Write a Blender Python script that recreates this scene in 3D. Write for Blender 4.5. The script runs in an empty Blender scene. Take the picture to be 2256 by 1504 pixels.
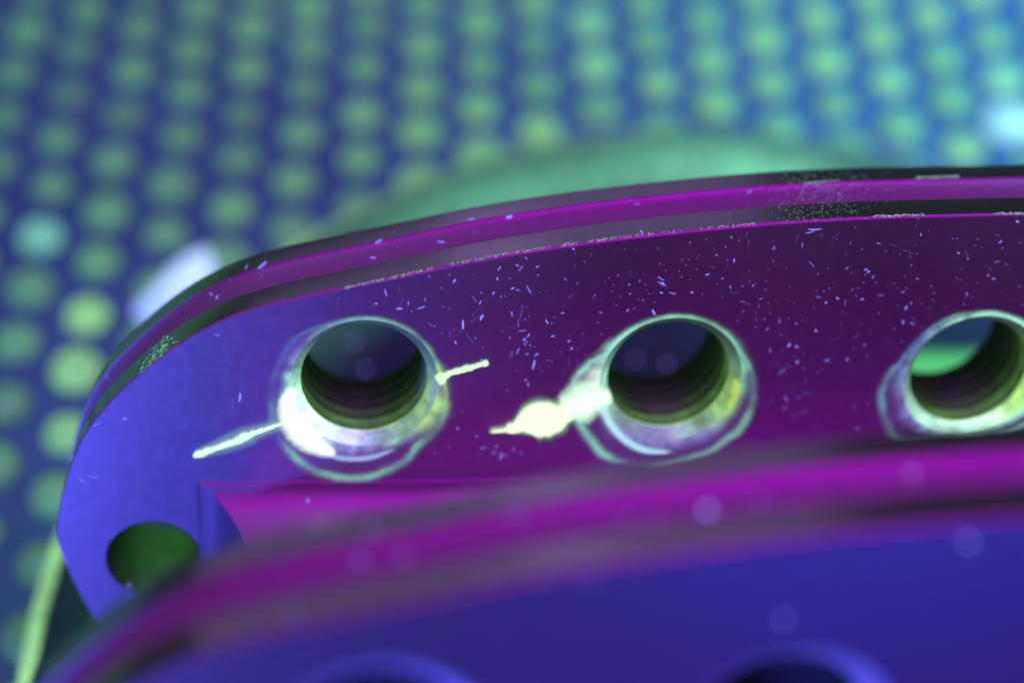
import bpy, bmesh, math, random
from mathutils import Vector, Matrix, noise as mnoise
from mathutils.geometry import tessellate_polygon
from mathutils.bvhtree import BVHTree
random.seed(7)
rad = math.radians
sc = bpy.context.scene
col = sc.collection
MM = 0.001

# ------------------------------------------------------------------ camera
PITCH = rad(52.4)                       # camera looks down on the mat by this much
FPX = 3500.0                          # focal length in photo pixels (2256 wide)
CX, CY = 1128.0, 752.0
W = Vector((0, -math.cos(PITCH), math.sin(PITCH)))     # towards the camera
U = Vector((0, math.sin(PITCH), math.cos(PITCH)))      # up in the view
RX = Vector((1, 0, 0))
DF = 100.0                            # focus distance, mm
FLOOR_DEPTH = 112.0 / math.sin(PITCH)                   # mm along the centre ray to the mat
CAM = W * FLOOR_DEPTH                 # mm; the centre ray meets the mat at the origin
cam_d = bpy.data.cameras.new('camera')
cam = bpy.data.objects.new('camera', cam_d); col.objects.link(cam)
cam.location = CAM * MM
cam.rotation_euler = Matrix((RX, U, W)).transposed().to_euler()
cam_d.sensor_width = 36.0
cam_d.lens = 18.0 / (1128.0 / FPX)
cam_d.clip_start = 0.002; cam_d.clip_end = 20.0
cam_d.dof.use_dof = True
cam_d.dof.focus_distance = DF * 0.985 * MM
cam_d.dof.aperture_fstop = 10.2
sc.camera = cam

# ------------------------------------------------------------------ light
wd = bpy.data.worlds.new('World'); sc.world = wd; wd.use_nodes = True
bg = wd.node_tree.nodes['Background']
bg.inputs[0].default_value = (0.22, 0.42, 0.32, 1); bg.inputs[1].default_value = 0.068
def aim(o, target):
    o.rotation_euler = (o.location - Vector(target)).to_track_quat('Z', 'Y').to_euler()
def area(name, loc, target, size, power, color):
    l = bpy.data.lights.new(name, 'AREA'); l.shape = 'DISK'; l.size = size * MM
    l.energy = power; l.color = color
    o = bpy.data.objects.new(name, l); col.objects.link(o)
    o.location = Vector(loc) * MM; aim(o, Vector(target) * MM)
    return o
sc.view_settings.view_transform = 'Standard'; sc.view_settings.look = 'None'
sc.view_settings.exposure = 0.0; sc.view_settings.gamma = 1.0

# ------------------------------------------------------------------ frames
P = rad(30.5); YAW = rad(7)
def cv(r, u, w): return RX * r + U * u + W * w
N = cv(math.cos(P) * math.sin(YAW), -math.sin(P), math.cos(P) * math.cos(YAW))   # flange normal
E = cv(math.cos(YAW), 0, -math.sin(YAW))                                         # along the flange
T = N.cross(E)                                                                    # up the flange
P0 = CAM - W * DF                                                                 # on the crisp flange's face
def ray(x, y): return cv((x - CX) / FPX, (CY - y) / FPX, -1.0).normalized()
def on_plane(x, y, off=0.0):
    """photo pixel -> (a, b) in the flange plane shifted by off mm along N"""
    d = ray(x, y); o = P0 + N * off
    s = (o - CAM).dot(N) / d.dot(N)
    p = CAM + d * s - o
    return (p.dot(E), p.dot(T))
def W3(a, b, c): return (P0 + E * a + T * b + N * c)           # mm world

LC = P0
area('uv_torch', W3(20, 135, 58), W3(5, 0, 12), 110, 0.205, (0.70, 0.0, 1.0))
area('uv_panel_left', W3(-108, -98, 88), W3(-20, 5, 0), 70, 2.1, (0.09, 0.10, 1.0))
area('front_fill', W3(95, -150, 200), W3(15, 0, 25), 150, 0.17, (0.03, 0.045, 1.0))  # unseen fill lamp, added to turn the blurred flange's face blue
def mirror_dir(x, y, tilt):
    d = ray(x, y); n = T * math.cos(rad(tilt)) - E * math.sin(rad(tilt))
    return d - n * 2 * d.dot(n)
# unseen violet rectangle lamp, added so the polished lands mirror a grey-violet stretch
tl = W3(-8, 12, 0) + mirror_dir(850, 600, 11.5) * 300; tr_ = W3(15, 15, 0) + mirror_dir(1680, 470, 4.6) * 300
land_lamp = area('land_reflection_lamp', (tl + tr_) / 2 + Vector((0, 0, 45)), W3(8, 12, 10), 100, 0.025, (0.50, 0.28, 0.80))
land_lamp.data.shape = 'RECTANGLE'; land_lamp.data.size = (tr_ - tl).length * MM; land_lamp.data.size_y = .185
tl = W3(-22, 2, 30) + mirror_dir(380, 1320, 24) * 300; tr_ = W3(5, 10, 30) + mirror_dir(1150, 1150, 9) * 300
land_lamp2 = area('land_reflection_lamp', (tl + tr_) / 2, W3(-5, 8, 25), 100, 0.018, (0.50, 0.28, 0.80))  # second added lamp, mirrored in the blurred flange's lands
land_lamp2.data.shape = 'RECTANGLE'; land_lamp2.data.size = (tr_ - tl).length * MM; land_lamp2.data.size_y = .10
sp = bpy.data.lights.new('mat_fill_spot', 'SPOT'); sp.energy = 5.5; sp.color = (0.08, 0.55, 0.85); sp.spot_size = rad(46); sp.spot_blend = 1.0; sp.shadow_soft_size = .02  # unseen spot added to brighten the mat at upper right
spo = bpy.data.objects.new('mat_fill_spot', sp); col.objects.link(spo); spo.location = (.115, .075, .22); aim(spo, Vector((.075, .055, 0)))
sp2 = bpy.data.lights.new('mat_fill_spot', 'SPOT'); sp2.energy = 1.0; sp2.color = (0.10, 0.48, 0.85); sp2.spot_size = rad(44); sp2.spot_blend = 1.0; sp2.shadow_soft_size = .02  # likewise added, for the left side of the mat
spo2 = bpy.data.objects.new('mat_fill_spot', sp2); col.objects.link(spo2); spo2.location = (-.075, .075, .22); aim(spo2, Vector((-.055, .035, 0)))

# ------------------------------------------------------------------ materials
def nt(name):
    m = bpy.data.materials.new(name); m.use_nodes = True
    t = m.node_tree
    return m, t, t.nodes['Principled BSDF']
def lnk(t, a, b): t.links.new(a, b)
def noise_node(t, scale, detail=4, rough=.6):
    tc = t.nodes.new('ShaderNodeTexCoord'); n = t.nodes.new('ShaderNodeTexNoise')
    n.inputs['Scale'].default_value = scale; n.inputs['Detail'].default_value = detail
    n.inputs['Roughness'].default_value = rough
    lnk(t, tc.outputs['Object'], n.inputs['Vector'])
    return n
def ramp(t, src, stops):
    r = t.nodes.new('ShaderNodeValToRGB')
    e = r.color_ramp.elements
    while len(e) > 1: e.remove(e[-1])
    e[0].position, e[0].color = stops[0][0], stops[0][1]
    for p, c in stops[1:]:
        q = e.new(p); q.color = c
    lnk(t, src, r.inputs[0])
    return r
def g(v): return (v, v, v, 1)
def steel(name, base=(.55, .55, .58), metallic=.9, rough=(.33, .37), glow=False, bump=.02):
    m, t, b = nt(name)
    n1 = noise_node(t, 1500, 5); n2 = noise_node(t, 5200, 3)
    r = ramp(t, n1.outputs[0], [(.3, g(rough[0])), (.7, g(rough[1]))])
    lnk(t, r.outputs[0], b.inputs['Roughness'])
    c = ramp(t, n1.outputs[0], [(.3, tuple(x * .94 for x in base) + (1,)), (.7, tuple(base) + (1,))])
    lnk(t, c.outputs[0], b.inputs['Base Color'])
    b.inputs['Metallic'].default_value = metallic
    bp = t.nodes.new('ShaderNodeBump'); bp.inputs['Strength'].default_value = bump
    bp.inputs['Distance'].default_value = .00005
    lnk(t, n2.outputs[0], bp.inputs['Height']); lnk(t, bp.outputs[0], b.inputs['Normal'])
    if glow:                                     # penetrant left on the metal: it fluoresces
        a = t.nodes.new('ShaderNodeAttribute'); a.attribute_name = 'glow'
        n3 = noise_node(t, 900, 6, .7)
        k = ramp(t, n3.outputs[0], [(.3, g(.45)), (.7, g(1.35))])
        mx = t.nodes.new('ShaderNodeMix'); mx.data_type = 'RGBA'; mx.blend_type = 'MULTIPLY'
        mx.inputs[0].default_value = 1
        lnk(t, a.outputs['Color'], mx.inputs[6]); lnk(t, k.outputs[0], mx.inputs[7])
        lnk(t, mx.outputs[2], b.inputs['Emission Color'])
        b.inputs['Emission Strength'].default_value = 1.0
    return m
M_FACE = steel('brushed_steel')
M_RIM = steel('turned_steel', base=(.46, .48, .47), metallic=.97, rough=(.17, .22))
M_THREAD = steel('oiled_thread_steel', base=(.02, .03, .02), metallic=0, rough=(.5, .6), glow=True)
M_BASE = steel('dark_plate_steel', base=(.02, .035, .05), metallic=0, rough=(.5, .6), glow=True)
M_BASE.node_tree.nodes['Principled BSDF'].inputs['Specular IOR Level'].default_value = .2
M_LIP = steel('bright_lip_steel', base=(.58, .58, .6), metallic=.3, rough=(.5, .6))
M_SHADED = steel('shaded_steel', base=(.10, .10, .11), metallic=.2, rough=(.5, .6))  # blasted steel darkened: shade put into the web ends and hole discs
M_MATTE = steel('blasted_steel', base=(.32, .32, .33), metallic=.45, rough=(.5, .58), bump=.1)
M_COAT = steel('penetrant_wet_steel', base=(.09, .11, .11), metallic=.15, rough=(.35, .5), glow=True, bump=.05)
def film_mat():
    """dried penetrant / developer film: fluoresces, thins out to nothing at its ragged border"""
    m, t, b = nt('fluorescing_film')
    out = t.nodes['Material Output']
    a = t.nodes.new('ShaderNodeAttribute'); a.attribute_name = 'glow'
    f = t.nodes.new('ShaderNodeAttribute'); f.attribute_name = 'amt'
    n1 = noise_node(t, 3800, 6, .85); n0 = noise_node(t, 900, 4, .6)
    def math_(op, a, b_=None, clamp=False):
        m_ = t.nodes.new('ShaderNodeMath'); m_.operation = op; m_.use_clamp = clamp
        for k_, v in ((0, a), (1, b_)):
            if v is None: continue
            if isinstance(v, (int, float)): m_.inputs[k_].default_value = v
            else: lnk(t, v, m_.inputs[k_])
        return m_.outputs[0]
    grain = math_('MULTIPLY', math_('SUBTRACT', n1.outputs[0], .5), 2.6)
    cloud = math_('MULTIPLY', math_('SUBTRACT', n0.outputs[0], .5), 1.6)
    edge = math_('SUBTRACT', 1.0, f.outputs['Fac'])                # grain bites where the film is thin
    v = math_('ADD', f.outputs['Fac'], math_('MULTIPLY', math_('ADD', grain, cloud), math_('MULTIPLY', math_('ADD', edge, .22), f.outputs['Fac'])))
    s0 = math_('MULTIPLY', v, 1.25, True)
    s = type('o', (), {'outputs': [s0]})
    em = t.nodes.new('ShaderNodeEmission'); lnk(t, a.outputs['Color'], em.inputs[0])
    tr = t.nodes.new('ShaderNodeBsdfTransparent')
    mx = t.nodes.new('ShaderNodeMixShader')
    al = t.nodes.new('ShaderNodeMath'); al.operation = 'MULTIPLY'
    lnk(t, s.outputs[0], al.inputs[0]); lnk(t, a.outputs['Alpha'], al.inputs[1])
    lnk(t, al.outputs[0], mx.inputs[0]); lnk(t, tr.outputs[0], mx.inputs[1]); lnk(t, em.outputs[0], mx.inputs[2])
    lnk(t, mx.outputs[0], out.inputs['Surface'])
    return m
M_FILM = film_mat()
def dust_mat():
    m, t, b = nt('fluorescing_lint')
    a = t.nodes.new('ShaderNodeAttribute'); a.attribute_name = 'glow'
    b.inputs['Base Color'].default_value = (.08, .08, .1, 1)
    lnk(t, a.outputs['Color'], b.inputs['Emission Color']); b.inputs['Emission Strength'].default_value = 1
    return m
M_DUST = dust_mat()
def mat_rubber():
    m, t, b = nt('mat_base')
    n = noise_node(t, 60, 5)
    c = ramp(t, n.outputs[0], [(.35, (.05, .10, .18, 1)), (.7, (.07, .14, .24, 1))])
    lnk(t, c.outputs[0], b.inputs['Base Color']); b.inputs['Roughness'].default_value = .38
    return m
M_MAT = mat_rubber()
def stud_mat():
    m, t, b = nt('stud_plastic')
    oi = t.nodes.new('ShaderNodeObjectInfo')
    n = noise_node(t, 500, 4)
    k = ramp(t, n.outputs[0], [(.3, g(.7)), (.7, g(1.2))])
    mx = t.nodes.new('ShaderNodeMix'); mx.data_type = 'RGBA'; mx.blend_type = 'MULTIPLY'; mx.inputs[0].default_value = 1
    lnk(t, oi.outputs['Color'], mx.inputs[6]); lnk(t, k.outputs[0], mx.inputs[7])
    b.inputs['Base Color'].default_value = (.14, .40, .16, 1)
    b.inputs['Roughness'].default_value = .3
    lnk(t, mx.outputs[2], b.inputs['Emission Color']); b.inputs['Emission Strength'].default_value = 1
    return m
M_STUD = stud_mat()

# ------------------------------------------------------------------ mesh helpers
def mesh_obj(name, verts, faces, mat, parent=None, smooth=True, glow=None, amt=None):
    me = bpy.data.meshes.new(name)
    me.from_pydata([v * MM for v in verts], [], faces)
    me.materials.append(mat)
    if smooth: me.polygons.foreach_set('use_smooth', [True] * len(me.polygons))
    if glow is not None:
        at = me.color_attributes.new('glow', 'FLOAT_COLOR', 'POINT')
        at.data.foreach_set('color', [c for q in glow for c in q])
    if amt is not None:
        at = me.attributes.new('amt', 'FLOAT', 'POINT')
        at.data.foreach_set('value', amt)
    me.update()
    o = bpy.data.objects.new(name, me); col.objects.link(o)
    o.parent = parent
    return o
def empty(name, parent=None):
    o = bpy.data.objects.new(name, None); col.objects.link(o); o.parent = parent
    o.empty_display_size = .005
    return o
def catmull(pts, n):
    out = []
    for i in range(len(pts) - 1):
        p0 = Vector(pts[max(i - 1, 0)]); p1 = Vector(pts[i]); p2 = Vector(pts[i + 1]); p3 = Vector(pts[min(i + 2, len(pts) - 1)])
        for k in range(n):
            s = k / n
            out.append(.5 * ((2 * p1) + (p2 - p0) * s + (2 * p0 - 5 * p1 + 4 * p2 - p3) * s * s + (3 * p1 - p0 - 3 * p2 + p3) * s ** 3))
    out.append(Vector(pts[-1]))
    return out
def resample(pts, step, closed=True):
    q = pts + [pts[0]] if closed else list(pts)
    L = [0]
    for i in range(1, len(q)): L.append(L[-1] + (q[i] - q[i - 1]).length)
    n = max(8, int(L[-1] / step)); out = []; j = 0
    for k in range(n if closed else n + 1):
        d = L[-1] * k / n
        while j < len(L) - 2 and L[j + 1] < d: j += 1
        f = (d - L[j]) / max(1e-9, L[j + 1] - L[j])
        out.append(q[j].lerp(q[j + 1], f))
    return out
def normals2(poly):
    """outward normals of a closed counter-clockwise 2-D loop"""
    n = len(poly); r = []
    for i in range(n):
        d = poly[(i + 1) % n] - poly[i - 1]
        r.append(Vector((d.y, -d.x)).normalized())
    return r
def area2(p): return sum(p[i - 1].x * p[i].y - p[i].x * p[i - 1].y for i in range(len(p))) / 2

# ------------------------------------------------------------------ the oval outline (crisp flange, front face)
TRACE = [(173, 1422), (147, 1362), (134, 1295), (122, 1201), (124, 1151), (134, 1094), (161, 1010), (178, 965),
         (249, 876), (355, 784), (444, 727), (533, 688), (639, 660), (799, 626), (877, 611), (1055, 573),
         (1232, 544), (1409, 521), (1666, 495), (1931, 479), (2256, 471)]
pl = [Vector(on_plane(*p)) for p in TRACE]
B_MID = on_plane(122, 1180)[1]
upper = [p for p in pl if p.y > B_MID]
A_MID = upper[-1].x + 12.0
top = upper[-1].y + .35
left = [Vector((min(p.x for p in pl) - .05, B_MID))] + upper + [Vector((A_MID - 4, top - .02)), Vector((A_MID, top))]
q1 = catmull([tuple(p) for p in left], 8)                      # left -> top
q2 = [Vector((2 * A_MID - p.x, p.y)) for p in reversed(q1)][1:]  # top -> right
q3 = [Vector((p.x, 2 * B_MID - p.y)) for p in reversed(q2)]
q4 = [Vector((p.x, 2 * B_MID - p.y)) for p in reversed(q1)]
loop = q1 + q2 + q3[1:] + q4[1:-1]
BASE_TOP = 6.0
def oval_for(base_c):
    """the oval, cut off flat where it stands on the base plate"""
    cut = (BASE_TOP - .15 - W3(0, 0, base_c).z) / T.z
    out = []
    for k in range(len(loop)):
        p, q = loop[k], loop[(k + 1) % len(loop)]
        if p.y >= cut: out.append(p)
        if (p.y >= cut) != (q.y >= cut): out.append(p.lerp(q, (cut - p.y) / (q.y - p.y)))
    o = resample(out, .9)
    if area2(o) < 0: o.reverse()
    for _ in range(3):
        o = [(o[k - 1] + o[k] * 2 + o[(k + 1) % len(o)]) / 4 for k in range(len(o))]
    return o
TH = 7.5

# hole table for the crisp flange: bore centre px, radius px
HOLES = [(803, 846, 142), (1477, 838, 139), (2143, 830, 137)]
H2 = []
for (x, y, r) in HOLES:
    a, b = on_plane(x, y); H2.append((a, b))
RB = 4.02                                                     # bore radius
pitch_a = (H2[2][0] - H2[0][0]) / 2
for k in (1, 2): H2.append((H2[2][0] + pitch_a * k, H2[2][1] - .6 * k * k))
PLAIN = [on_plane(340, 1232)]                                 # clear hole near the end
PLAIN.append((2 * A_MID - PLAIN[0][0], PLAIN[0][1]))
RP = 3.05


def circ(c, r, n=64): return [Vector((c[0] + r * math.cos(2 * math.pi * i / n), c[1] + r * math.sin(2 * math.pi * i / n))) for i in range(n)]
def flat(loops, c, flip):
    v3 = [[Vector((p.x, p.y, 0)) for p in l] for l in loops]
    tris = tessellate_polygon(v3)
    vs = [p for l in loops for p in l]
    out = []
    for t in tris:
        a, b, d = (vs[i] for i in t)
        ccw = (b - a).cross(d - a) > 0
        out.append(tuple(t) if ccw != flip else tuple(reversed(t)))
    return vs, out

def make_flange(root, label, base_c, holes, cs_r, cs_d, plain, glow_fn=None, shift=(0, 0), shade_holes=False):
    """an oval flange; front face at height base_c (mm along N), rim with a groove, bored holes"""
    fl = empty('flange', root); fl['label'] = label
    fl.location = W3(shift[0], shift[1], base_c) * MM
    O = W3(shift[0], shift[1], base_c)
    def Q(a, b, c): return W3(a + shift[0], b + shift[1], base_c + c) - O
    bev = .14; OVAL = oval_for(base_c); ONRM = normals2(OVAL)
    loops = [[p - n * bev for p, n in zip(OVAL, ONRM)]]
    loops_b = [list(loops[0])]
    for h in holes:
        loops.append(list(reversed(circ(h, cs_r)))); loops_b.append(list(reversed(circ(h, RB + .4))))
    for h in plain:
        loops.append(list(reversed(circ(h, RP + .12)))); loops_b.append(list(reversed(circ(h, RP + .12))))
    vs, fs = flat(loops, 0, False)
    mesh_obj('face', [Q(p.x, p.y, 0) for p in vs], fs, M_FACE, fl, smooth=False)
    vs, fs = flat(loops_b, 0, True)
    mesh_obj('back_face', [Q(p.x, p.y, -TH) for p in vs], fs, M_FACE, fl, smooth=False)
    # rim: bevel, land, groove, land, bevel - one mesh each so that edges stay crisp
    def strip(name, prof, mt=M_RIM, smooth=True):
        n = len(OVAL); V = []; F = []
        for off, c in prof:
            for p, nn in zip(OVAL, ONRM):
                q = p + nn * off; V.append(Q(q.x, q.y, c))
        for k in range(len(prof) - 1):
            for i in range(n):
                j = (i + 1) % n
                F.append((k * n + i, k * n + j, (k + 1) * n + j, (k + 1) * n + i)[::-1])
        return mesh_obj(name, V, F, mt, fl, smooth=smooth)
    l1, l2 = 2.3, 5.4
    strip('edge_bevel', [(-bev, 0), (-.05, -.04), (0, -.2)], M_MATTE)
    strip('land', [(0, -.2), (.02, -l1 / 2), (0, -l1)])
    gp = [(0, -l1), (-.10, -l1 - .03)]
    for i in range(1, 12):
        s = i / 12; gp.append((-.10 - .42 * math.sin(math.pi * s) ** .7, -l1 - .03 - (l2 - l1 - .06) * s))
    gp += [(-.10, -l2 + .03), (0, -l2)]
    strip('groove', gp, M_MATTE)
    strip('land', [(0, -l2), (.02, -(l2 + TH) / 2), (0, -TH + .2)])
    strip('edge_bevel', [(0, -TH + .2), (-.07, -TH + .04), (-bev, -TH)])
    # holes
    nseg = 64
    for hi, h in enumerate(holes):
        prof = [(cs_r, 0), (cs_r - .12, -.03), (RB + .18, -cs_d + .1), (RB + .04, -cs_d), (RB, -cs_d - .12)]
        def rev(name, prof, glow, mat, smooth=True):
            V = []; F = []; G = []
            for k, (r, c) in enumerate(prof):
                for i in range(nseg):
                    th = 2 * math.pi * i / nseg
                    V.append(Q(h[0] + r * math.cos(th), h[1] + r * math.sin(th), c))
                    G.append(glow(th, c, hi) if glow else (0, 0, 0, 1))
            for k in range(len(prof) - 1):
                for i in range(nseg):
                    j = (i + 1) % nseg
                    F.append((k * nseg + i, (k + 1) * nseg + i, (k + 1) * nseg + j, k * nseg + j))
            return mesh_obj(name, V, F, mat, fl, glow=G, smooth=smooth)
        rev('countersink', prof, (lambda th, c, hi: glow_fn('cs', th, c, hi)) if glow_fn else None, M_COAT if glow_fn else M_LIP)
        pr = [(RB, -cs_d - .12)]; c = -cs_d - .12
        while c > -TH + 1.4:
            pr += [(RB + .02, c - .12), (RB + .55, c - .58), (RB + .55, c - .68), (RB + .02, c - 1.12)]
            c -= 1.2
        pr += [(RB, -TH + .4), (RB + .4, -TH)]
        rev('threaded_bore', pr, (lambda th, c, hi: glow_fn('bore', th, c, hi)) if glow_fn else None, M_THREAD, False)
        if shade_holes:
            V = [Q(p.x, p.y, -3.4) for p in circ(h, RB + .3, nseg)]
            mesh_obj('bore_shade_disc', V, [tuple(range(nseg))], M_SHADED, fl, smooth=False)  # dark disc added inside each hole so that it looks unlit
    for h in plain:
        prof = [(RP + .12, 0), (RP + .03, -.03), (RP, -.12), (RP, -TH + .12), (RP + .12, -TH)]
        V = []; F = []
        for r, c in prof:
            V += [Q(p.x, p.y, c) for p in circ(h, r, nseg)]
        for k in range(len(prof) - 1):
            for i in range(nseg):
                j = (i + 1) % nseg
                F.append((k * nseg + i, (k + 1) * nseg + i, (k + 1) * nseg + j, k * nseg + j))
        gl = [lerp3((.05, .30, .04), .30 * (bump1(2 * math.pi * (q % nseg) / nseg, rad(275), .9) if 0 < q // nseg else 0)) for q in range(len(V))]
        mesh_obj('plain_bore', V, F, M_THREAD, fl, glow=gl)
    return fl

def lerp3(c, k): return (c[0] * k, c[1] * k, c[2] * k, 1)
def bump1(th, c, w):
    d = (th - c + math.pi) % (2 * math.pi) - math.pi
    return math.exp(-(d / w) ** 2)
CG = (.32, .95, .60); YG = (.42, .85, .16); WH = (.85, 1.0, .95)
def glow_far(kind, th, c, hi):
    low = .5 - .5 * math.sin(th)                               # 1 at the lower lip
    jit = .6 + .8 * mnoise.noise(Vector((math.cos(th) * 2.2, math.sin(th) * 2.2, hi * 7.3 + c * .8)))
    if kind == 'cs':
        q = min(hi, 2)
        k = .05 + .48 * low * low * jit + [2.0, .7, 1.6][q] * bump1(th, [rad(222), rad(190), rad(275)][q], [.75, .5, 1.0][q])
        c3 = [CG[i] * (1 - .35 * low) + WH[i] * .35 * low for i in range(3)]
        v = bump1(th, rad(262), .55) * (.9 if q < 2 else 0)    # thin bluish film at the lower lip
        c3 = [c3[i] * (1 - v) + (.45, .45, 1.0)[i] * v for i in range(3)]
        y = bump1(th, rad(-20), .6)
        c3 = [c3[i] * (1 - y) + YG[i] * y for i in range(3)]
        return lerp3(c3, k + .4 * y + .2 * v)
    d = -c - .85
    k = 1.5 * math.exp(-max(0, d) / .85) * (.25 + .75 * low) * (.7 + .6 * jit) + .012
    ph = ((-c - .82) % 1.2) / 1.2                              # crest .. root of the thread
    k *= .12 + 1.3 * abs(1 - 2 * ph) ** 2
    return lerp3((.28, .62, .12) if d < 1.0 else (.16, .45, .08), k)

# ------------------------------------------------------------------ the casting
GAP = 30.5
part = empty('flanged_steel_casting')
part.location = (0, 0, 0)
part['label'] = 'polished steel casting with grooved oval flanges and threaded holes, glowing penetrant along its cracks'
part['category'] = 'casting'
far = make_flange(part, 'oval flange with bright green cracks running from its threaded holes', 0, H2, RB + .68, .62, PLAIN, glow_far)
near = make_flange(part, 'oval flange with a clean blue face and dark holes', GAP, [(a, b - 1.3) for a, b in H2], RB + 1.5, 1.2, PLAIN, shade_holes=True)

# bridge web between the two flanges, filleted into the crisp one
def bridge():
    a0, b0 = on_plane(432, 1042); b0 -= .7
    rs, rt = 3.6, 2.2
    a1 = 2 * A_MID - a0; b1 = (BASE_TOP - .5 - W3(0, 0, GAP).z) / T.z - 4
    prof = []
    L = GAP - TH
    gs = [-.4] + [rs * (1 - math.cos(math.pi / 2 * i / 14)) * 2 for i in range(15)]
    gs += [L * .6, L - rs] + [L - rs * 2 * (1 - math.sin(math.pi / 2 * i / 10)) for i in range(6, 10)] + [L + .4]
    gs = sorted(set(round(x, 3) for x in gs))
    def fil(x, r, d):
        x = max(0, min(x, d)); s = 1 - x / d
        return r * (1 - math.sqrt(max(0, 1 - s * s)))
    def sect(x):
        f1 = fil(min(x, L - x) if x > L / 2 else x, 1, 7.2) * rs
        f2 = fil(min(x, L - x) if x > L / 2 else x, 1, 4.6) * rt
        return a0 + rs - f1, b0 - rt + f2, a1 - rs + f1, b1 + rt - f2
    def sheet(name, fn):
        V = []; F = []; m = 0
        for x in gs:
            pts = fn(*sect(x)); m = len(pts)
            V += [W3(p[0], p[1], x) for p in pts]
        for k in range(len(gs) - 1):
            for i in range(m - 1):
                F.append((k * m + i, k * m + i + 1, (k + 1) * m + i + 1, (k + 1) * m + i))
        return V, F
    br = empty('web', part); br['label'] = 'thick web joining the two oval flanges'
    def lin(p, q, n): return [(p[0] + (q[0] - p[0]) * i / n, p[1] + (q[1] - p[1]) * i / n) for i in range(n + 1)]
    V, F = sheet('top', lambda l, t, r, b: lin((r, t), (l, t), 30))
    mesh_obj('top_wall', V, F, M_MATTE, br)
    V, F = sheet('end', lambda l, t, r, b: lin((l, t), (l, b), 8))
    mesh_obj('end_wall', V, F, M_SHADED, br)
    V, F = sheet('bottom', lambda l, t, r, b: lin((l, b), (r, b), 30))
    mesh_obj('bottom_wall', V, F, M_FACE, br)
    V, F = sheet('end', lambda l, t, r, b: lin((r, b), (r, t), 8))
    mesh_obj('end_wall', V, F, M_SHADED, br)
bridge()

# round base plate lying on the mat; the flanges stand on it
DC = Vector((16.8, CAM.y + 54.5)); DR = 53.3
def disc():
    d = empty('base_plate', part); d['label'] = 'round base plate with a glowing green rounded rim'
    n = 180
    prof = [(-1.9, 6.0), (-1.5, 5.95), (-.8, 5.6), (-.25, 4.8), (0, 3.6), (0, 1.2), (-.25, .4), (-.9, 0)]
    V = []; F = []; G = []
    for r, z in prof:
        for i in range(n):
            th = 2 * math.pi * i / n
            V.append(Vector((DC.x + (DR + r) * math.cos(th), DC.y + (DR + r) * math.sin(th), z)))
            k = .8 + .5 * mnoise.noise(Vector((math.cos(th) * 4, math.sin(th) * 4, z * .2)))
            lf = max(0, -math.cos(th))
            G.append(lerp3((.06 + .30 * lf, .20 + .62 * lf, .08 + .18 * lf), k * (1 if z < 5.97 else .5)))
    for k in range(len(prof) - 1):
        for i in range(n):
            j = (i + 1) % n
            F.append((k * n + i, (k + 1) * n + i, (k + 1) * n + j, k * n + j))
    mesh_obj('rim', V, F, M_COAT, d, glow=G)
    V = []; F = []; G = []                                     # top face: penetrant drained on to its far side
    rs = [-1.9, -4, -7, -11, -15, -20, -28, -DR + .05]
    for r in rs:
        for i in range(n):
            th = 2 * math.pi * i / n
            V.append(Vector((DC.x + (DR + r) * math.cos(th), DC.y + (DR + r) * math.sin(th), 6.0)))
            k = bump1(th, rad(72), 1.15) * {-1.9: .35, -4: .75, -7: 1.0, -11: .35}.get(r, 0) * (.8 + .9 * mnoise.noise(Vector((math.cos(th) * 3, math.sin(th) * 3, r * .1))))
            G.append(lerp3((.18, .66, .34), max(0, k)))
    for k in range(len(rs) - 1):
        for i in range(n):
            j = (i + 1) % n
            F.append((k * n + i, k * n + j, (k + 1) * n + j, (k + 1) * n + i)[::-1])
    mesh_obj('face', V, F, M_BASE, d, smooth=False, glow=G)
    V = [Vector((DC.x + (DR - .9) * math.cos(2 * math.pi * i / n), DC.y + (DR - .9) * math.sin(2 * math.pi * i / n), 0)) for i in range(n)]
    mesh_obj('back_face', V, [tuple(range(n))[::-1]], M_FACE, d, smooth=False)
disc()
MAT_Z = 0.0

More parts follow.
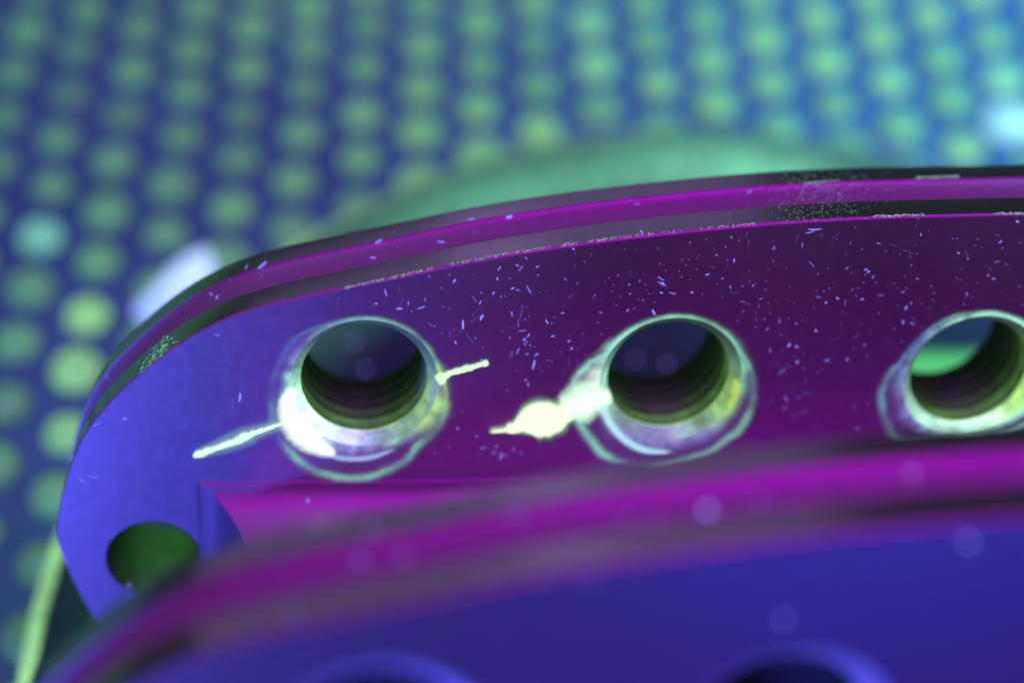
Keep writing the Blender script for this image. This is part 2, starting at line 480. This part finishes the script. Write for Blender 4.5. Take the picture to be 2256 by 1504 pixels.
# ------------------------------------------------------------------ penetrant film on the crisp flange
LAYER = [0.02]
def to_face(x, y): return Vector(on_plane(x, y))
PXMM = 1 / 35.0
def film(name, V2, F, glow, amt, lift, label=None):
    o = mesh_obj(name, [W3(v[0], v[1], v[2]) - P0 for v in V2], F, M_FILM, far, glow=glow, amt=amt)
    return o
def ribbon(name, pts, color, alpha=1.0, sub=6, dome=.06, ragged=.1, crisp=False):
    """pts: (x, y, full width px) along a streak"""
    LAYER[0] += .006
    q = catmull([(p[0], p[1], p[2]) for p in pts], sub)
    prof = [(-1.25, 0), (-.95, .22), (-.7, .5), (-.4, .85), (0, 1), (.4, .85), (.7, .5), (.95, .22), (1.25, 0)]
    if crisp: prof = [(-1.12, 0), (-1, .5), (-.86, .95), (-.5, 1), (0, 1), (.5, 1), (.86, .95), (1, .5), (1.12, 0)]
    V = []; F = []; G = []; A = []
    m = len(prof)
    for i, p in enumerate(q):
        d = (q[min(i + 1, len(q) - 1)] - q[max(i - 1, 0)]); d.z = 0
        d = d.normalized() if d.length > 0 else Vector((1, 0, 0))
        nx, ny = -d.y, d.x
        endk = min(1, (min(i, len(q) - 1 - i) + .3) / 3)
        for s, am in prof:
            wob = 1 + ragged * (mnoise.noise(Vector((p.x * .09, p.y * .09, (1 if s > 0 else -1) * 3))) + .7 * mnoise.noise(Vector((p.x * .31, p.y * .31, (1 if s > 0 else -1) * 3))))
            h = p.z / 2 * (.80 if crisp else 1.1) * wob
            f = to_face(p.x + nx * s * h, p.y + ny * s * h)
            V.append((f.x, f.y, LAYER[0] + dome * am * am))
            A.append(am * endk); G.append((color[0], color[1], color[2], alpha))
    for i in range(len(q) - 1):
        for k in range(m - 1):
            F.append((i * m + k, i * m + k + 1, (i + 1) * m + k + 1, (i + 1) * m + k))
    return film(name, V, F, G, A, 0)
HALO1 = [(603, 880), (606, 830), (625, 780), (660, 738), (715, 715), (790, 707), (850, 716), (905, 745), (945, 790), (970, 830),
         (976, 880), (955, 935), (915, 975), (890, 1008), (835, 1035), (770, 1048), (700, 1032), (650, 995), (615, 940)]
HALO2 = [(1262, 850), (1300, 800), (1345, 770), (1400, 725), (1480, 705), (1550, 712), (1605, 745), (1640, 790), (1655, 840),
         (1650, 890), (1625, 935), (1590, 965), (1568, 985), (1500, 1008), (1420, 1020), (1345, 1000), (1310, 960), (1280, 915)]
HALO3 = [(1945, 870), (1958, 830), (1990, 790), (2025, 745), (2080, 705), (2150, 688), (2230, 700), (2270, 735), (2300, 790),
         (2305, 850), (2280, 905), (2240, 940), (2170, 955), (2080, 962), (1990, 966), (1965, 930)]
TEAL = (.26, .60, .50); PALE = (.45, .95, .78); HOT = (1.1, 1.35, 1.1); LAV = (.42, .40, 1.0); BLU = (.13, .17, .60); YLG = (.50, .85, .28); GRN = (.25, .62, .40)
def stain(hole, border, keys):
    """penetrant bleeding out of a hole: a tide line along the traced border, a brighter zone by the lip.
    keys: (angle deg, tide strength, tide colour, lip strength, lip colour, lip reach)"""
    LAYER[0] += .004
    out = catmull([tuple(p) for p in border] + [tuple(border[0])], 10)[:-1]
    ks = sorted(keys); c0 = H2[hole]; n = len(out); m = 30
    def at(deg):
        d = deg % 360
        k = [(q[0] % 360,) + tuple(q[1:]) for q in ks]; k.sort()
        for a in range(len(k)):
            p, q = k[a], k[(a + 1) % len(k)]
            span = (q[0] - p[0]) % 360; f = (d - p[0]) % 360
            if f <= span:
                f /= span; f = f * f * (3 - 2 * f)
                mixv = lambda u, v: tuple(x + (y - x) * f for x, y in zip(u, v)) if isinstance(u, tuple) else u + (v - u) * f
                return [mixv(p[z], q[z]) for z in range(1, 6)]
    V = []; F = []; G = []; A = []
    r0 = RB + .64
    for i, p in enumerate(out):
        f = to_face(p.x, p.y); d = f - Vector(c0); L = d.length; d.normalize()
        ts, tc, ls, lc, lr = at(math.degrees(math.atan2(d.y, d.x)))
        wob = 1.035 - .035 * max(-1, min(1, 1.6 * d.y)) + .03 * mnoise.noise(Vector((p.x * .013, p.y * .013, hole))) + .012 * mnoise.noise(Vector((p.x * .08, p.y * .08, hole)))
        gap = max(.15, L * wob - r0)
        for k in range(m):
            x = k / (m - 1) * (1 + .75 / gap)
            dist = x * gap                                    # mm from the lip
            tw = .24 if gap > .8 else .13
            tide_ = .72 * ts * math.exp(-((dist - gap * .93) / tw) ** 2)
            lip = .8 * ls * math.exp(-(dist / max(.12, lr * .75)) ** 2) * max(.25, .8 + .9 * mnoise.noise(Vector((d.x * L * 1.1, d.y * L * 1.1, 4 + hole))))
            hz = .05 * (1 if x < 1 else math.exp(-((x - 1) / .1) ** 2))
            sp = .75 + .9 * mnoise.noise(Vector((d.x * L * .42, d.y * L * .42, hole * 9)))
            tide_ *= max(.1, .15 + 1.25 * (sp - .35))
            tot = tide_ + lip + hz
            cc = tuple((tc[z] * tide_ + lc[z] * lip + BLU[z] * hz) / tot for z in range(3))
            rr = r0 + dist
            V.append((c0[0] + d.x * rr, c0[1] + d.y * rr, LAYER[0])); A.append(min(1.6, tot * min(1, (m - 1 - k) / 4))); G.append((*cc, 1))
    for i in range(n):
        j = (i + 1) % n
        for k in range(m - 1):
            F.append((i * m + k, i * m + k + 1, j * m + k + 1, j * m + k))
    return film('residue_stain', V, F, G, A, 0)
stain(0, HALO1, [(0, .5, YLG, 1.1, YLG, .7), (-35, .6, GRN, .9, YLG, .9), (-62, .8, TEAL, .5, PALE, .5), (-85, .9, TEAL, .55, LAV, .8), (-110, .9, TEAL, .9, LAV, 1.0),
                  (-135, .8, TEAL, 1.6, HOT, .9), (-160, .5, TEAL, 1.8, HOT, .75), (178, .45, BLU, .8, PALE, .5), (150, .5, BLU, .3, LAV, .5), (120, .6, (.16, .30, .6), .3, GRN, .4),
                  (90, .8, (.20, .45, .55), .4, GRN, .3), (55, .5, GRN, .4, GRN, .3), (25, .3, GRN, .5, GRN, .3)])
stain(1, HALO2, [(0, .6, TEAL, .8, GRN, .6), (-30, .6, GRN, .6, YLG, .6), (-60, .8, TEAL, .4, LAV, .9), (-90, .8, TEAL, .5, LAV, .9), (-125, .9, TEAL, .5, LAV, .8), (-150, .8, TEAL, .6, PALE, .5),
                  (180, .9, PALE, 1.2, HOT, 1.2), (160, .9, TEAL, .8, PALE, .8), (135, .8, (.3, .7, .7), .5, PALE, .4), (100, .7, GRN, .7, GRN, .3), (60, .6, GRN, .7, GRN, .3), (30, .5, TEAL, .6, GRN, .5)])
stain(2, HALO3, [(0, .6, TEAL, .9, PALE, .6), (-60, .7, PALE, 1.3, PALE, .6), (-100, .4, PALE, .9, PALE, .4), (-135, .5, TEAL, .4, LAV, .8), (-160, .7, (.2, .5, .6), .3, LAV, .8), (180, .6, (.2, .45, .6), .5, (.25, .42, .75), .8),
                  (150, .3, BLU, .4, (.25, .42, .75), .6), (110, .8, GRN, .9, PALE, .3), (70, .9, PALE, .9, PALE, .3), (30, .6, GRN, .8, GRN, .4)])
ribbon('residue_line', [(690, 985, 5), (730, 1003, 9), (770, 1010, 10), (820, 1006, 10), (870, 988, 5)], (.42, .50, .95), .8, dome=.02)
ribbon('residue_pool', [(650, 850, 20), (636, 885, 36), (642, 922, 50), (668, 958, 52), (706, 984, 36), (740, 998, 14)], HOT, 1, dome=.1)
# cracks at the first hole
ribbon('crack_indication', [(425, 1003, 8), (437, 999, 17), (470, 987, 14), (500, 977, 15), (520, 970, 16), (534, 963, 26), (548, 957, 17), (575, 947, 12), (600, 939, 9), (628, 929, 6)], (.80, 1.2, .90), 1, ragged=.45, crisp=True)
ribbon('crack_indication', [(962, 838, 34), (978, 828, 22), (992, 821, 13), (1012, 815, 14), (1030, 810, 17), (1046, 806, 11), (1060, 802, 12), (1070, 799, 15), (1076, 797, 9)], (.80, 1.15, .75), 1, ragged=.4, crisp=True)
# second hole
ribbon('crack_bleed', [(1110, 945, 8), (1138, 940, 26), (1170, 925, 66), (1196, 922, 76), (1222, 917, 66), (1250, 902, 50), (1280, 886, 74), (1320, 876, 56)], (.35, .85, .35), .8, dome=.02)
ribbon('crack_bleed', [(425, 1003, 16), (470, 987, 28), (534, 963, 40), (575, 947, 30), (622, 931, 24)], (.25, .45, .60), .5, dome=.02)
ribbon('crack_indication', [(1078, 948, 3), (1095, 947, 6), (1112, 945, 8), (1124, 942, 26), (1138, 940, 28), (1147, 934, 42), (1170, 925, 80), (1196, 922, 92), (1220, 918, 80), (1240, 910, 52), (1252, 902, 56)], (1.0, 1.25, .85), 1, dome=.14, ragged=.06, crisp=True)
ribbon('crack_indication', [(1245, 904, 44), (1258, 895, 62), (1278, 886, 74), (1300, 880, 66), (1325, 874, 46), (1348, 868, 30)], (.95, 1.3, 1.0), 1, dome=.14, ragged=.1)
ribbon('residue_line', [(1322, 872, 12), (1335, 915, 16), (1370, 962, 16), (1420, 990, 14), (1480, 996, 8)], (.50, .85, 1.0), .9, dome=.02)
ribbon('residue_pool', [(1614, 832, 8), (1622, 850, 20), (1615, 876, 18), (1602, 898, 6)], (.60, .85, .14), .55)

def base_streak(px, w_px, color):
    V = []; F = []; G = []; A = []
    prof = [(-1, 0), (-.6, .7), (0, 1), (.6, .7), (1, 0)]
    for i, (x, y) in enumerate(px):
        for sft, am in prof:
            d = ray(x, y + sft * w_px / 2); p = CAM + d * ((BASE_TOP + .03 - CAM.z) / d.z)
            V.append(p); A.append(am); G.append((*color, 1))
    for i in range(len(px) - 1):
        for k in range(4): F.append((i * 5 + k, i * 5 + k + 1, (i + 1) * 5 + k + 1, (i + 1) * 5 + k))
    o = mesh_obj('residue_streak', V, F, M_FILM, [c for c in part.children if c.name.startswith('base_plate')][0], glow=G, amt=A)
base_streak([(1960 + 20 * i, 812 - i * .3) for i in range(17)], 85, (.10, .62, .22))

# ------------------------------------------------------------------ ray casting on to the finished metal
deps = bpy.context.evaluated_depsgraph_get(); deps.update()
def tree_of(root):
    V = []; F = []
    def walk(o):
        if o.type == 'MESH' and o.data.materials[0] is not M_FILM:
            k = len(V); V.extend([o.matrix_world @ v.co for v in o.data.vertices])
            F.extend([tuple(k + i for i in p.vertices) for p in o.data.polygons])
        for c in o.children: walk(c)
    walk(root)
    return BVHTree.FromPolygons(V, F)
bpy.context.view_layer.update()
BV = tree_of(part)
def hit(x, y):
    h = BV.ray_cast(CAM * MM, ray(x, y))
    return (h[0] / MM, h[1]) if h[0] is not None else (None, None)
class Flecks:
    def __init__(self): self.V = []; self.F = []; self.G = []
    def add(self, p, n, length, width, ang, color, h=None):
        t1 = n.orthogonal().normalized(); t2 = n.cross(t1)
        d = t1 * math.cos(ang) + t2 * math.sin(ang); s = n.cross(d)
        h = h or width * .5; k = len(self.V)
        bend = random.uniform(-.25, .25) * length
        for f, wd in ((-.5, .55), (-.2, 1), (.25, .9), (.5, .5)):
            c = p + d * (length * f) + s * (bend * (f * f))
            self.V += [c + s * width * wd * .5 + n * .004, c + n * (h * wd + .006), c - s * width * wd * .5 + n * .004]
        for i in range(3):
            o = k + i * 3
            self.F += [(o, o + 3, o + 4, o + 1), (o + 1, o + 4, o + 5, o + 2)]
        self.F += [(k, k + 1, k + 2), (k + 9, k + 11, k + 10)]
        self.G += [(*color, 1)] * 12
    def build(self, name, label):
        o = mesh_obj(name, self.V, self.F, M_DUST, None, glow=self.G)
        o['kind'] = 'stuff'; o['label'] = label; o['category'] = 'dust'
        return o
fl = Flecks()
s_thin = True
def blue(k): return (.24 * k, .22 * k, 1.0 * k)
def put(x, y, L, Wd, ang=None, k=1.0, colr=None):
    p, n = hit(x, y)
    if p is None: return
    if n.dot(ray(x, y)) > 0: n = -n
    fl.add(p, n, L * PXMM, Wd * PXMM * (.68 if L < 30 and Wd > 3.2 and s_thin else 1), random.uniform(0, math.pi) if ang is None else ang, colr or blue(k))
# the lint is thickest on the shaded right of the crisp flange
def in_face(x, y):
    a, b = on_plane(x, y)
    for h in H2 + PLAIN:
        if (a - h[0]) ** 2 + (b - h[1]) ** 2 < (RB + 1.7) ** 2: return False
    return True
cnt = 0
for i in range(4200):
    x = random.uniform(420, 2256); y = random.uniform(470, 1010)
    p, n = hit(x, y)
    if p is None or abs(n.dot(N)) < .98 or abs((p - P0).dot(N)) > .05 or not in_face(x, y): continue
    dens = min(1, max(.04, (x - 560) / 620)) * (1 if y < 820 else .35)
    cl = mnoise.noise(Vector((x * .006, y * .006, 3)))
    if random.random() > dens * (.22 + .45 * max(0, cl + .25)): continue
    s = random.random()
    if s < .72: put(x, y, random.uniform(2, 4.5), random.uniform(1.6, 2.8), k=random.uniform(.2, 1.0))
    elif s < .95: put(x, y, random.uniform(5, 10), random.uniform(3.3, 5.2), k=random.uniform(.6, 1.7))
    else: put(x, y, random.uniform(12, 20), random.uniform(2.2, 3.2), k=random.uniform(.4, 1.1))
    cnt += 1
print('dust on face', cnt)
for x, y, L, Wd, k in ((578, 585, 30, 8, 1), (543, 588, 18, 6, .9), (1122, 478, 14, 11, 1.5), (1038, 483, 16, 6, 1.2), (833, 533, 20, 9, 1), (972, 533, 18, 7, 1),
                       (822, 568, 14, 7, 1), (465, 648, 14, 6, .8), (478, 655, 10, 8, 1), (235, 830, 10, 9, .6), (1650, 423, 16, 5, .8), (1848, 428, 12, 4, .8),
                       (1426, 393, 14, 8, .7), (1404, 450, 10, 8, .6), (1413, 510, 14, 6, 1), (1248, 537, 12, 6, 1), (529, 875, 24, 7, 1.1), (160, 1008, 14, 3, .9),
                       (205, 1050, 26, 4, .9), (180, 1058, 16, 5, .9), (275, 922, 8, 8, 1.1), (478, 738, 14, 4, .8), (850, 645, 18, 5, .9), (880, 680, 14, 7, 1), (928, 678, 18, 5, 1),
                       (1020, 715, 22, 7, 1.3), (1060, 700, 13, 7, 1.2), (1440, 688, 15, 7, 1.3), (1795, 506, 31, 3.2, 1.1), (1785, 512, 20, 4, 1), (1165, 638, 22, 4, .9),
                       (1104, 1005, 16, 9, .8), (678, 1102, 8, 12, 1), (1176, 803, 24, 6, 1.2), (285, 1290, 14, 8, 1.2), (900, 1005, 6, 4, .6), (213, 935, 20, 3, .8)):
    put(x, y, L, Wd, k=k)
for i in range(70):                                            # hair-fine fibres, curled and faint
    x = random.uniform(220, 2230); y = random.uniform(520, 1000)
    p, n = hit(x, y)
    if p is None or abs(n.dot(N)) < .98 or abs((p - P0).dot(N)) > .05 or not in_face(x, y): continue
    put(x, y, random.uniform(14, 34), random.uniform(1.2, 1.8), k=random.uniform(.12, .4))
for i in range(160):                                           # fine specks over the rims
    x = random.uniform(180, 2256); y = random.uniform(360, 900)
    p, n = hit(x, y)
    if p is None or abs(n.dot(N)) > .9: continue
    if random.random() < .7: put(x, y, random.uniform(2.5, 5), random.uniform(2, 3.5), k=random.uniform(.3, .9))
# scuffs on the lands: fine green flecks of penetrant caught in scratches
for i in range(520):
    x = random.gauss(1800, 66); y = random.uniform(372, 490)
    p, n = hit(x, y)
    if p is None or abs(n.dot(N)) > .6: continue
    k = random.uniform(.05, .42)
    put(x, y, random.uniform(2, 6), random.uniform(.9, 1.8), colr=(.25 * k, .9 * k, .5 * k))
for i in range(150):
    f = random.random(); x = 312 + 65 * f + random.gauss(0, 7); y = 815 - 68 * f + random.gauss(0, 9)
    p, n = hit(x, y)
    if p is None or abs(n.dot(N)) > .9: continue
    k = random.uniform(.1, .7)
    put(x, y, random.uniform(3, 10), random.uniform(1.2, 2.5), colr=(.25 * k, .9 * k, .5 * k))
def line_on(pts, step, L, Wd, colr, kk, gap=.35, jit=1.0):
    q = catmull(pts, 24)
    for p in q:
        if mnoise.noise(Vector((p.x * .02, p.y * .05, 5))) < -gap: continue
        a = math.atan2(1, 1)
        k = random.uniform(.5, 1.1) * kk
        put(p.x + random.uniform(-1, 1) * step, p.y + random.uniform(-jit, jit), L, Wd, colr=tuple(c * k for c in colr))
line_on([(760, 634), (877, 608), (1055, 570), (1232, 541), (1409, 518), (1662, 492)], 3, 9, 3.2, (.30, .42, .34), .8)
line_on([(1925, 476), (2050, 473), (2150, 471), (2256, 470)], 3, 9, 3.2, (.30, .5, .40), .9)
line_on([(2020, 392), (2070, 390), (2110, 389)], 2, 8, 4, (.35, .6, .5), .8)
line_on([(1720, 408), (1790, 402), (1860, 397)], 2, 6, 3, (.2, .5, .35), .7, gap=.05)
fl.build('lint_specks', 'tiny blue glowing lint specks scattered over the crisp oval flange')
s_thin = False
fl = Flecks()                                                  # a few specks on the blurred flange and on the disc
for x, y, s, k in ((820, 1170, 9, .8), (795, 1232, 9, 1.0), (890, 1225, 9, .8), (1140, 1135, 9, .8), (1558, 1123, 11, 3.2), (2133, 1193, 10, 2.0), (1725, 1366, 10, 1.5),
                   (2010, 1042, 10, 1.2), (1075, 1268, 9, .8), (1380, 1142, 9, .8), (1445, 1150, 9, .8), (1675, 1107, 9, .8), (640, 1350, 10, .6), (1300, 1280, 9, .5),
                   (780, 752, 12, 1.2), (806, 812, 12, 1.4), (1470, 805, 12, 1.0), (1400, 790, 12, .8)):
    for q in range(2): put(x + random.uniform(-2, 2), y + random.uniform(-2, 2), s, s, k=k * .9)
fl.build('lint_specks', 'sparse blue lint specks on the blurred oval flange and the disc')

# ------------------------------------------------------------------ studded mat
mat = empty('studded_mat'); mat.location = (0, 0, MAT_Z * MM)
mat['label'] = 'blue mat covered in rows of rounded green studs, out of focus behind the casting'
mat['category'] = 'mat'
def MO(v): return v - Vector((0, 0, MAT_Z))
V = []; F = []
xs = [-420, -200, 0, 200, 420]; ys = [-260, 0, 200, 420, 640]
for c in (0, -4):
    V += [Vector((x, y, c)) for x in (xs[0], xs[-1]) for y in (ys[0], ys[-1])]
F = [(0, 2, 3, 1), (4, 5, 7, 6), (0, 1, 5, 4), (2, 6, 7, 3), (0, 4, 6, 2), (1, 3, 7, 5)]
mesh_obj('sheet', V, F, M_MAT, mat, smooth=False)
def mat_point(x, y):
    d = ray(x, y); s = (MAT_Z - CAM.z) / d.z
    return CAM + d * s
SX = 2 * 5.924; SY = 5.924 * 2 / math.sqrt(3) * .93; LYAW = rad(1.2)
print('stud pitch', SY, 'mat z', MAT_Z)
def stud_mesh():
    R = SY * .31; V = []; F = []; n = 20
    prof = [(1.12, 0), (1.03, .10), (1.0, .30), (.93, .48), (.78, .60), (.5, .68), (.2, .71)]
    for r, h in prof:
        for i in range(n):
            th = 2 * math.pi * i / n
            V.append(Vector((r * R * math.cos(th), r * R * math.sin(th), h * R * .8 + (.0 if h else -.1))) * MM)
    for k in range(len(prof) - 1):
        for i in range(n):
            j = (i + 1) % n
            F.append((k * n + i, k * n + j, (k + 1) * n + j, (k + 1) * n + i))
    F.append(tuple((len(prof) - 1) * n + i for i in range(n)))
    me = bpy.data.meshes.new('stud'); me.from_pydata(V, [], F); me.materials.append(M_STUD)
    me.polygons.foreach_set('use_smooth', [True] * len(F)); me.update()
    return me
SM = stud_mesh()
ax, ay = CAM.x + 2.685, CAM.y + 118.57
rest = []; made = 0
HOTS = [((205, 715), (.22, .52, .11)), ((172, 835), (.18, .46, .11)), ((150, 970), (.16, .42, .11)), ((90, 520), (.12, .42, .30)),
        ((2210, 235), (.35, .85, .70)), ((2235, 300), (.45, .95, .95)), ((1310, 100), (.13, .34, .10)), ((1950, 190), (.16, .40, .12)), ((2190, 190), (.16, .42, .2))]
for i in range(-60, 61):
    for j in range(-40, 100):
        lx = i * SX / 2; ly = (j + (.5 if i % 2 else 0)) * SY
        px = ax + lx * math.cos(LYAW) - ly * math.sin(LYAW); py = ay + lx * math.sin(LYAW) + ly * math.cos(LYAW)
        if not (-300 < px < 300 and -60 < py < 520): continue
        v = Vector((px, py, MAT_Z)) - CAM
        dpt = -v.dot(W)
        if dpt <= 1: continue
        sx = CX + v.dot(RX) / dpt * FPX; sy = CY - v.dot(U) / dpt * FPX
        vis = -90 < sx < 2346 and -90 < sy < 1600 and (sy < 760 or sx < 330)
        jit = Vector((px, py, MAT_Z))
        if vis and BV.ray_cast(CAM * MM, v.normalized())[0] is not None:
            cov = all(BV.ray_cast(CAM * MM, ray(sx + dx, sy + dy))[0] is not None for dx in (-90, 0, 90) for dy in (-90, 0, 90))
            vis = not cov
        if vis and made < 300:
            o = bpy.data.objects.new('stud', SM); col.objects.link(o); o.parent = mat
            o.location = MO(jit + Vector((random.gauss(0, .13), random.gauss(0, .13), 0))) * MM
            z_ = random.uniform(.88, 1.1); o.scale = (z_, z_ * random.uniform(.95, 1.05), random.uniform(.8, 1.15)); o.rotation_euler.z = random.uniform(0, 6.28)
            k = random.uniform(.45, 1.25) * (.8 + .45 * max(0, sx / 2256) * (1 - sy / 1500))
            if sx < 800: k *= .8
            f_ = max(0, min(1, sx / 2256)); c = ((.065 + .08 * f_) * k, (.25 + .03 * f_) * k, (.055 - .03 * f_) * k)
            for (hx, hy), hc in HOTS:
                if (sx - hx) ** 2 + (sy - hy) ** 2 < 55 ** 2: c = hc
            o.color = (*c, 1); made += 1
        else: rest.append((px, py))
print('studs', made, 'rest', len(rest))
rest = [r for r in rest if -220 < r[0] < 220 and -40 < r[1] < 360]
n0 = len(SM.vertices); V = []; F = []
sv = [v.co.copy() / MM for v in SM.vertices]; sf = [tuple(p.vertices) for p in SM.polygons]
for q, (px, py) in enumerate(rest):
    V += [Vector((px, py, 0)) + v for v in sv]; F += [tuple(q * n0 + i for i in f) for f in sf]
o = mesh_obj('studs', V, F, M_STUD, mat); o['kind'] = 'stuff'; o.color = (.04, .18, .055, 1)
# wet blobs on the mat; the white-blue highlight is put into their glow
def add_highlight(x, y, r, colr):
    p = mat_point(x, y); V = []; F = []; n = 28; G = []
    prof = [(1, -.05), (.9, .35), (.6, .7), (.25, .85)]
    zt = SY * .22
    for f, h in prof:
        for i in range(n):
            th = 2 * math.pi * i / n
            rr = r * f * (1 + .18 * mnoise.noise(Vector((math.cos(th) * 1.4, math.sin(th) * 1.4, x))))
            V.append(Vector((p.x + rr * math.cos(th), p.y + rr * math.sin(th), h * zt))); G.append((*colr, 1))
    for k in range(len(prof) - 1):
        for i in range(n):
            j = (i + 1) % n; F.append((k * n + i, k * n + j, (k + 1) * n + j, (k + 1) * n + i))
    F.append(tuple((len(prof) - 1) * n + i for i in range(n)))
    return mesh_obj('wet_highlight', V, F, M_DUST, mat, glow=G)
add_highlight(445, 592, 2.0, (.6, .85, 1.3)); add_highlight(408, 620, 2.0, (.6, .85, 1.3)); add_highlight(372, 650, 1.9, (.5, .75, 1.3)); add_highlight(338, 682, 1.6, (.4, .6, 1.3)); add_highlight(2225, 275, 2.6, (.3, .8, .85))
sc.cycles.use_denoising = True
